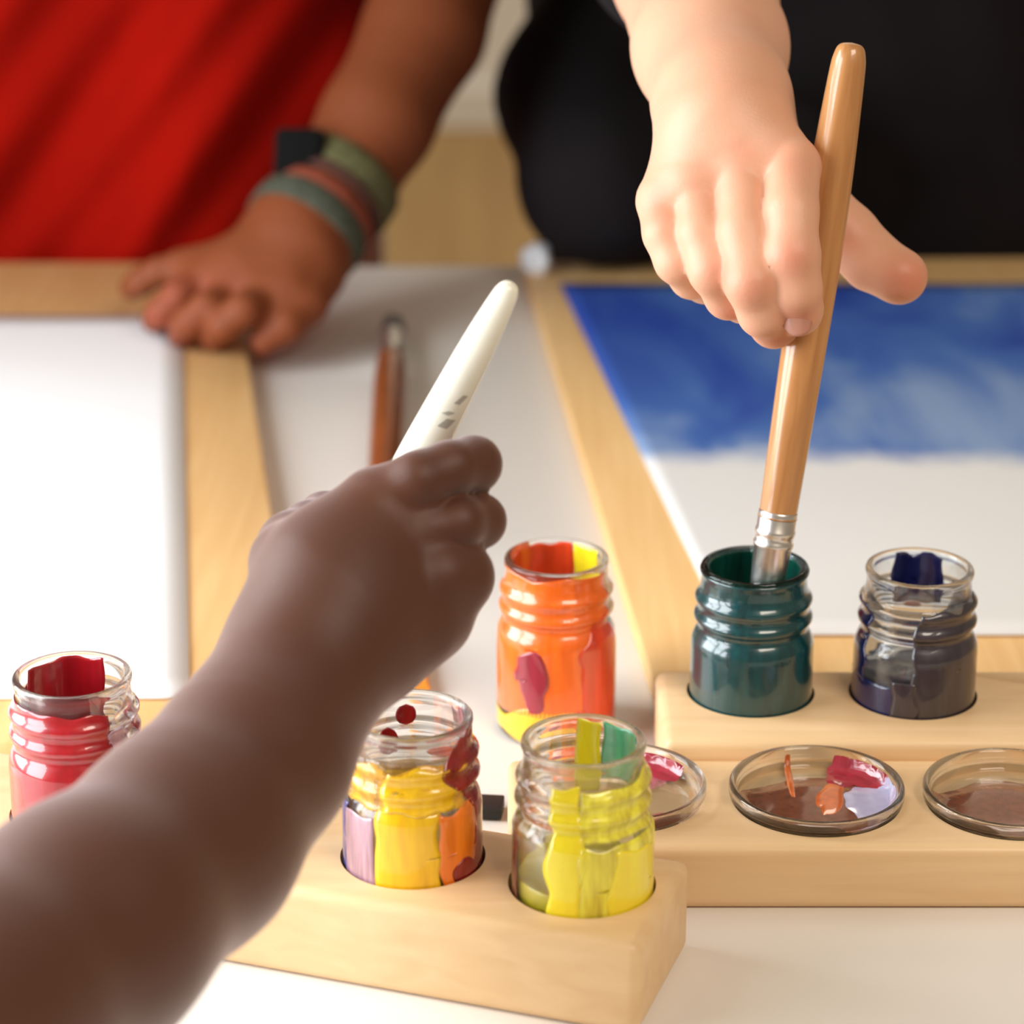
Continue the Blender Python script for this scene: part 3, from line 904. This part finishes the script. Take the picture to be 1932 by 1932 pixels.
me = sdf_mesh('person', [(arm + palm + heel, 0.016, 0.001), (thumb, 0.004, 0.007), (idxf, 0.004, 0.004), (midf, 0.004, 0.006), (ring, 0.006, 0.005), (pink, 0.006, 0.008), (midd, 0.004, 0.0012)], 0.0012, relax=1)
blush(me, [(at_depth(712, 960, .775), 0.012, 0.6)])
pd = obj('person', me, S_dark); rebase(pd, at_depth(150, 1740, .68))
tag(pd, 'person with dark brown skin reaching in from the lower left, fist around the cream brush', 'person')

# ---- light hand on the right -------------------------------------------
S_light = skin('light_skin', (0.72, 0.40, 0.26), (0.60, 0.20, 0.12), rough=0.48, sss=0.18)
SH = -0.027      # the hand's distance offset along the lens axis
def lchain(p): return chain([(x, y, d + SH, r) for x, y, d, r in p])
fore = lchain([(1290, -230, 1.16, 160), (1310, -60, 1.06, 152), (1340, 90, .985, 140), (1362, 195, .945, 124), (1372, 245, .934, 112)])
pal = lchain([(1376, 245, .932, 106), (1440, 300, .925, 76), (1494, 318, .918, 56)]) + lchain([(1370, 255, .932, 104), (1398, 330, .922, 60)]) + \
      lchain([(1350, 265, .934, 98), (1312, 350, .924, 60)]) + lchain([(1330, 285, .936, 84), (1258, 378, .930, 58)]) + lchain([(1420, 275, .945, 84), (1525, 360, .950, 46)])
i_f = lchain([(1494, 316, .916, 55), (1493, 400, .905, 50), (1494, 482, .902, 52), (1501, 545, .906, 48), (1506, 583, .914, 45), (1505, 590, .916, 44)])
m_f = lchain([(1398, 328, .920, 54), (1404, 440, .909, 49), (1418, 532, .905, 51), (1440, 588, .912, 47), (1460, 612, .924, 43), (1476, 612, .934, 40)])
r_f = lchain([(1316, 348, .924, 50), (1324, 440, .916, 45), (1346, 510, .913, 46), (1374, 558, .922, 43), (1402, 570, .934, 38), (1425, 570, .942, 36)])
p_f = lchain([(1254, 382, .930, 54), (1258, 440, .923, 44), (1278, 492, .922, 42), (1304, 524, .932, 38), (1330, 535, .942, 36), (1350, 540, .948, 33)])
th_ = lchain([(1440, 300, .952, 80), (1530, 375, .955, 60), (1600, 445, .958, 56), (1645, 492, .955, 54), (1695, 521, .950, 48), (1698, 522, .950, 48)])
me = sdf_mesh('person', [(fore + pal, 0.012, 0.001), (i_f, 0.004, 0.0014), (m_f, 0.004, 0.0014), (r_f, 0.004, 0.0014), (p_f, 0.004, 0.0014), (th_, 0.006, 0.006)], 0.00105, relax=1)
bl = [(at_depth(x, y, d + SH), r, s * .8) for x, y, d, r, s in ((1400, 290, .905, .006, .9), (1490, 285, .90, .008, .7), (1310, 330, .905, .008, .6), (1225, 385, .915, .008, .6), (1493, 485, .892, .007, .7),
      (1422, 548, .894, .007, .7), (1355, 520, .903, .007, .6), (1505, 600, .907, .007, .7), (1455, 625, .917, .008, .9), (1390, 585, .92, .008, .8), (1720, 530, .940, .010, .9), (1600, 450, .948, .008, .4), (1540, 380, .94, .010, .8))]
blush(me, bl)
pl = obj('person', me, S_light); base_l = at_depth(1400, 300, 1.55)
tag(pl, 'person in black across the table, light-skinned hand holding the thick brown brush', 'person')
M_nail = plain('pink_fingernail', (0.74, 0.42, 0.32), 0.35, coat=.1)
nd = (at_depth(1507, 600, .916) - at_depth(1500, 520, .905))
nail(pl, 1505, 601, .9072 + SH - .0022, 0.0050, 0.0058, nd, (0.0, -0.93, 0.30), M_nail)

# shirts
M_black = plain('black_cotton', (0.010, 0.008, 0.009), 0.95, spec=.12, noise=.25, nscale=12)
M_red = plain('red_cotton', (0.33, 0.005, 0.0015), 0.95, spec=.08, noise=.12, nscale=8)
E3 = np.eye(3)
def fold(amp, fx, fz, seed, sl=0.3):
    def f(V):
        x, y, z = V[:, 0], V[:, 1], V[:, 2]
        s = np.sin((x + sl * z) * fx + seed + 1.3 * np.sin(z * fz)) + 0.5 * np.sin((x + sl * 1.4 * z) * fx * 2.3 + seed * 2)
        V = V.copy(); V[:, 1] += amp * s
        return V
    return f
# black shirt: torso behind the table edge + sleeve resting at left + sleeve to the painting arm
ty = far_y + 0.155
def PX(px, py, d): return np.array(at_depth(px, py, d))
tc_x = at_depth(1560, 300, 1.62).x
tor = [('e', (tc_x, ty, -0.10), (0.175, 0.105, 0.30), E3), ('e', (tc_x, ty + .01, 0.14), (0.18, 0.105, 0.22), E3), ('c', np.array((tc_x - .13, ty, 0.27)), np.array((tc_x + .13, ty, 0.27)), 0.065, 0.065)]
slv = chain([(1130, 345, 1.50, 145), (1450, 330, 1.56, 165)]) + chain([(1130, 345, 1.50, 145), (1100, 180, 1.58, 160), (1290, -150, 1.68, 190)])
slv2 = [('c', PX(1300, -130, 1.10), PX(1290, -330, 1.24), 0.046, 0.052), ('c', PX(1290, -330, 1.24), np.array((tc_x - .13, ty, 0.27)), 0.052, 0.062)]
me = sdf_mesh('shirt', [(tor, 0.04, 0.02), (slv, 0.02, 0.02), (slv2, .02, .02)], 0.0065, disp=fold(0.003, 45, 20, 1), relax=2)
sh = obj('shirt', me, M_black, pl)

# ---- left child ----------------------------------------------------------
S_mid = skin('warm_brown_skin', (0.20, 0.052, 0.015), (0.28, 0.065, 0.032), rough=0.6, sss=0.12, sheen=.0, spec=.25)
fore3 = chain([(885, -200, 1.52, 118), (800, 60, 1.47, 112), (712, 230, 1.44, 104), (640, 350, 1.425, 98), (585, 420, 1.41, 100), (555, 455, 1.402, 98)])
pal3 = chain([(555, 455, 1.402, 96), (480, 500, 1.392, 62), (345, 508, 1.398, 40)]) + chain([(550, 470, 1.40, 88), (455, 520, 1.385, 58), (385, 535, 1.385, 44)]) + \
       chain([(560, 490, 1.395, 84), (490, 545, 1.380, 56), (440, 560, 1.375, 48)]) + chain([(565, 500, 1.39, 84), (540, 560, 1.375, 60), (500, 572, 1.37, 50)])
f_p = chain([(350, 506, 1.398, 33), (300, 512, 1.398, 27), (265, 532, 1.400, 27), (248, 543, 1.408, 24)])
f_r = chain([(388, 535, 1.384, 35), (335, 558, 1.372, 29), (303, 590, 1.376, 29), (292, 604, 1.388, 26)])
f_m = chain([(440, 560, 1.374, 37), (390, 580, 1.356, 31), (358, 608, 1.360, 31), (344, 630, 1.374, 27)])
f_i = chain([(498, 570, 1.368, 40), (458, 586, 1.350, 33), (422, 614, 1.352, 32), (404, 634, 1.366, 28)])
f_t = chain([(590, 520, 1.385, 62), (575, 570, 1.372, 44), (538, 612, 1.362, 36), (500, 642, 1.362, 28)])
me = sdf_mesh('person', [(fore3 + pal3, 0.014, 0.001), (f_p, .004, .002), (f_r, .004, .002), (f_m, .004, .002), (f_i, .004, .002), (f_t, .006, .004)], 0.0016, relax=1)
blush(me, [(at_depth(x, y, 1.37), .012, .8) for x, y in ((392, 565), (455, 575), (335, 550), (342, 630), (402, 634), (292, 606), (500, 640))])
p3 = obj('person', me, S_mid)
tag(p3, 'person in a red shirt across the table, brown hand with bracelets resting on the board', 'person')
tx = at_depth(60, 300, 1.62).x
tor = [('e', (tx, ty - .02, -0.12), (0.185, 0.115, 0.30), E3), ('e', (tx + .01, ty - .01, 0.12), (0.19, 0.115, 0.22), E3), ('c', np.array((tx - .14, ty, 0.28)), np.array((tx + .14, ty, 0.28)), 0.065, 0.065)]
slv3 = [('c', PX(890, -215, 1.525), PX(870, -330, 1.56), 0.046, 0.052), ('c', PX(870, -330, 1.56), np.array((tx + .14, ty, 0.28)), 0.052, 0.062)]
me = sdf_mesh('shirt', [(tor, 0.04, 0.02), (slv3, .02, .02)], 0.0065, disp=fold(0.013, 48, 9, 2.2, -0.55), relax=2)
sh3 = obj('shirt', me, M_red, p3)

# bracelets round the wrist
def band(parent, px, py, d, px2, py2, d2, r_px, wmm, tmm, mat, name='bracelet', label=None, sq=1.0):
    c = at_depth(px, py, d); ax_ = at_depth(px2, py2, d2)
    r = r_px * d / FPX
    t_ = tmm / 1000; w_ = wmm / 1500
    prof = []
    for k in range(12):
        a_ = 2 * pi * k / 12
        prof.append((r + t_ / 2 + t_ / 2 * math.cos(a_), w_ * math.sin(a_) if abs(math.sin(a_)) < .6 else w_ * math.copysign(1, math.sin(a_)) * (.75 + .25 * abs(math.sin(a_)))))
    bm = lathe_bm(prof, 72, close=True)
    M_ = axis_matrix(c, ax_, (0, 0, 1))
    bmesh.ops.transform(bm, verts=bm.verts, matrix=M_)
    o = obj(name, bm, mat, parent)
    if label: o['label'] = label
    return o
band(p3, 578, 432, 1.408, 640, 350, 1.425, 108, 11, 2.8, plain('grey_teal_braid', (0.055, 0.062, 0.040), .8, noise=.5, nscale=300), label='grey-teal braided bracelet')
band(p3, 600, 404, 1.413, 662, 322, 1.43, 104, 6, 2.4, plain('rust_red_braid', (0.22, 0.04, 0.015), .8, noise=.5, nscale=400), label='rust red bracelet')
band(p3, 618, 380, 1.417, 680, 298, 1.434, 104, 4.5, 2.2, plain('dark_maroon_cord', (0.07, 0.02, 0.012), .8), label='dark cord bracelet')
band(p3, 640, 352, 1.425, 702, 268, 1.44, 104, 13, 3.4, plain('olive_green_braid', (0.095, 0.090, 0.032), .8, noise=.5, nscale=300), label='olive green bracelet')
wm = box_bm(-0.013, 0.013, -0.013, 0.013, -0.006, 0.006, 0.004)
M_w = axis_matrix(at_depth(566, 290, 1.40), at_depth(540, 270, 1.36), (0, 0, 1))
bmesh.ops.transform(wm, verts=wm.verts, matrix=M_w)
wo = obj('watch', wm, plain('black_rubber', (0.006, 0.006, 0.006), .95, spec=.1), p3); wo['label'] = 'black watch case'

# ---- white things at the far edge ---------------------------------------
bxp = at_depth(700, 450, 1.90)
cb = box_bm(-0.022, 0.009, -0.02, 0.02, floor_z, bxp.z + 0.016, 0.002)
wbx = obj('chair_post', cb, M_wall); wbx.location = (bxp.x, bxp.y, 0); sharp_smooth(wbx)
tag(wbx, 'white painted chair post standing behind the table beside the bracelets', 'chair post')
tp = at_depth(1014, 462, 1.50)
bm = bmesh.new(); bmesh.ops.create_icosphere(bm, subdivisions=4, radius=1)
for v in bm.verts:
    q = 1 + 0.35 * mnoise.noise(v.co * 1.6) + 0.18 * mnoise.noise(v.co * 4)
    v.co = Vector((v.co.x * 0.0085 * q, v.co.y * 0.010 * q, v.co.z * 0.0085 * q))
ti = obj('tissue', bm, plain('white_tissue', (0.82, 0.86, 0.92), .9)); ti.location = (tp.x, min(tp.y, far_y - 0.012), 0.018)
tag(ti, 'small crumpled white tissue beside the black sleeve', 'tissue')

# worn print on the cream handle, on its right side just above the fingers
hz = wb.matrix_world.inverted() @ Vector(at_depth(852, 822, 0.80))
ha = math.degrees(math.atan2(hz.y, hz.x)); hzz = hz.z * 1000
handle_mark(hzz - 4, hzz - 0.5, ha - 16, ha + 12, WB_PROF, M_print)
handle_mark(hzz + 0.5, hzz + 2.0, ha - 22, ha - 2, WB_PROF, M_print)
handle_mark(hzz + 5, hzz + 8.5, ha - 4, ha + 14, WB_PROF, M_print)
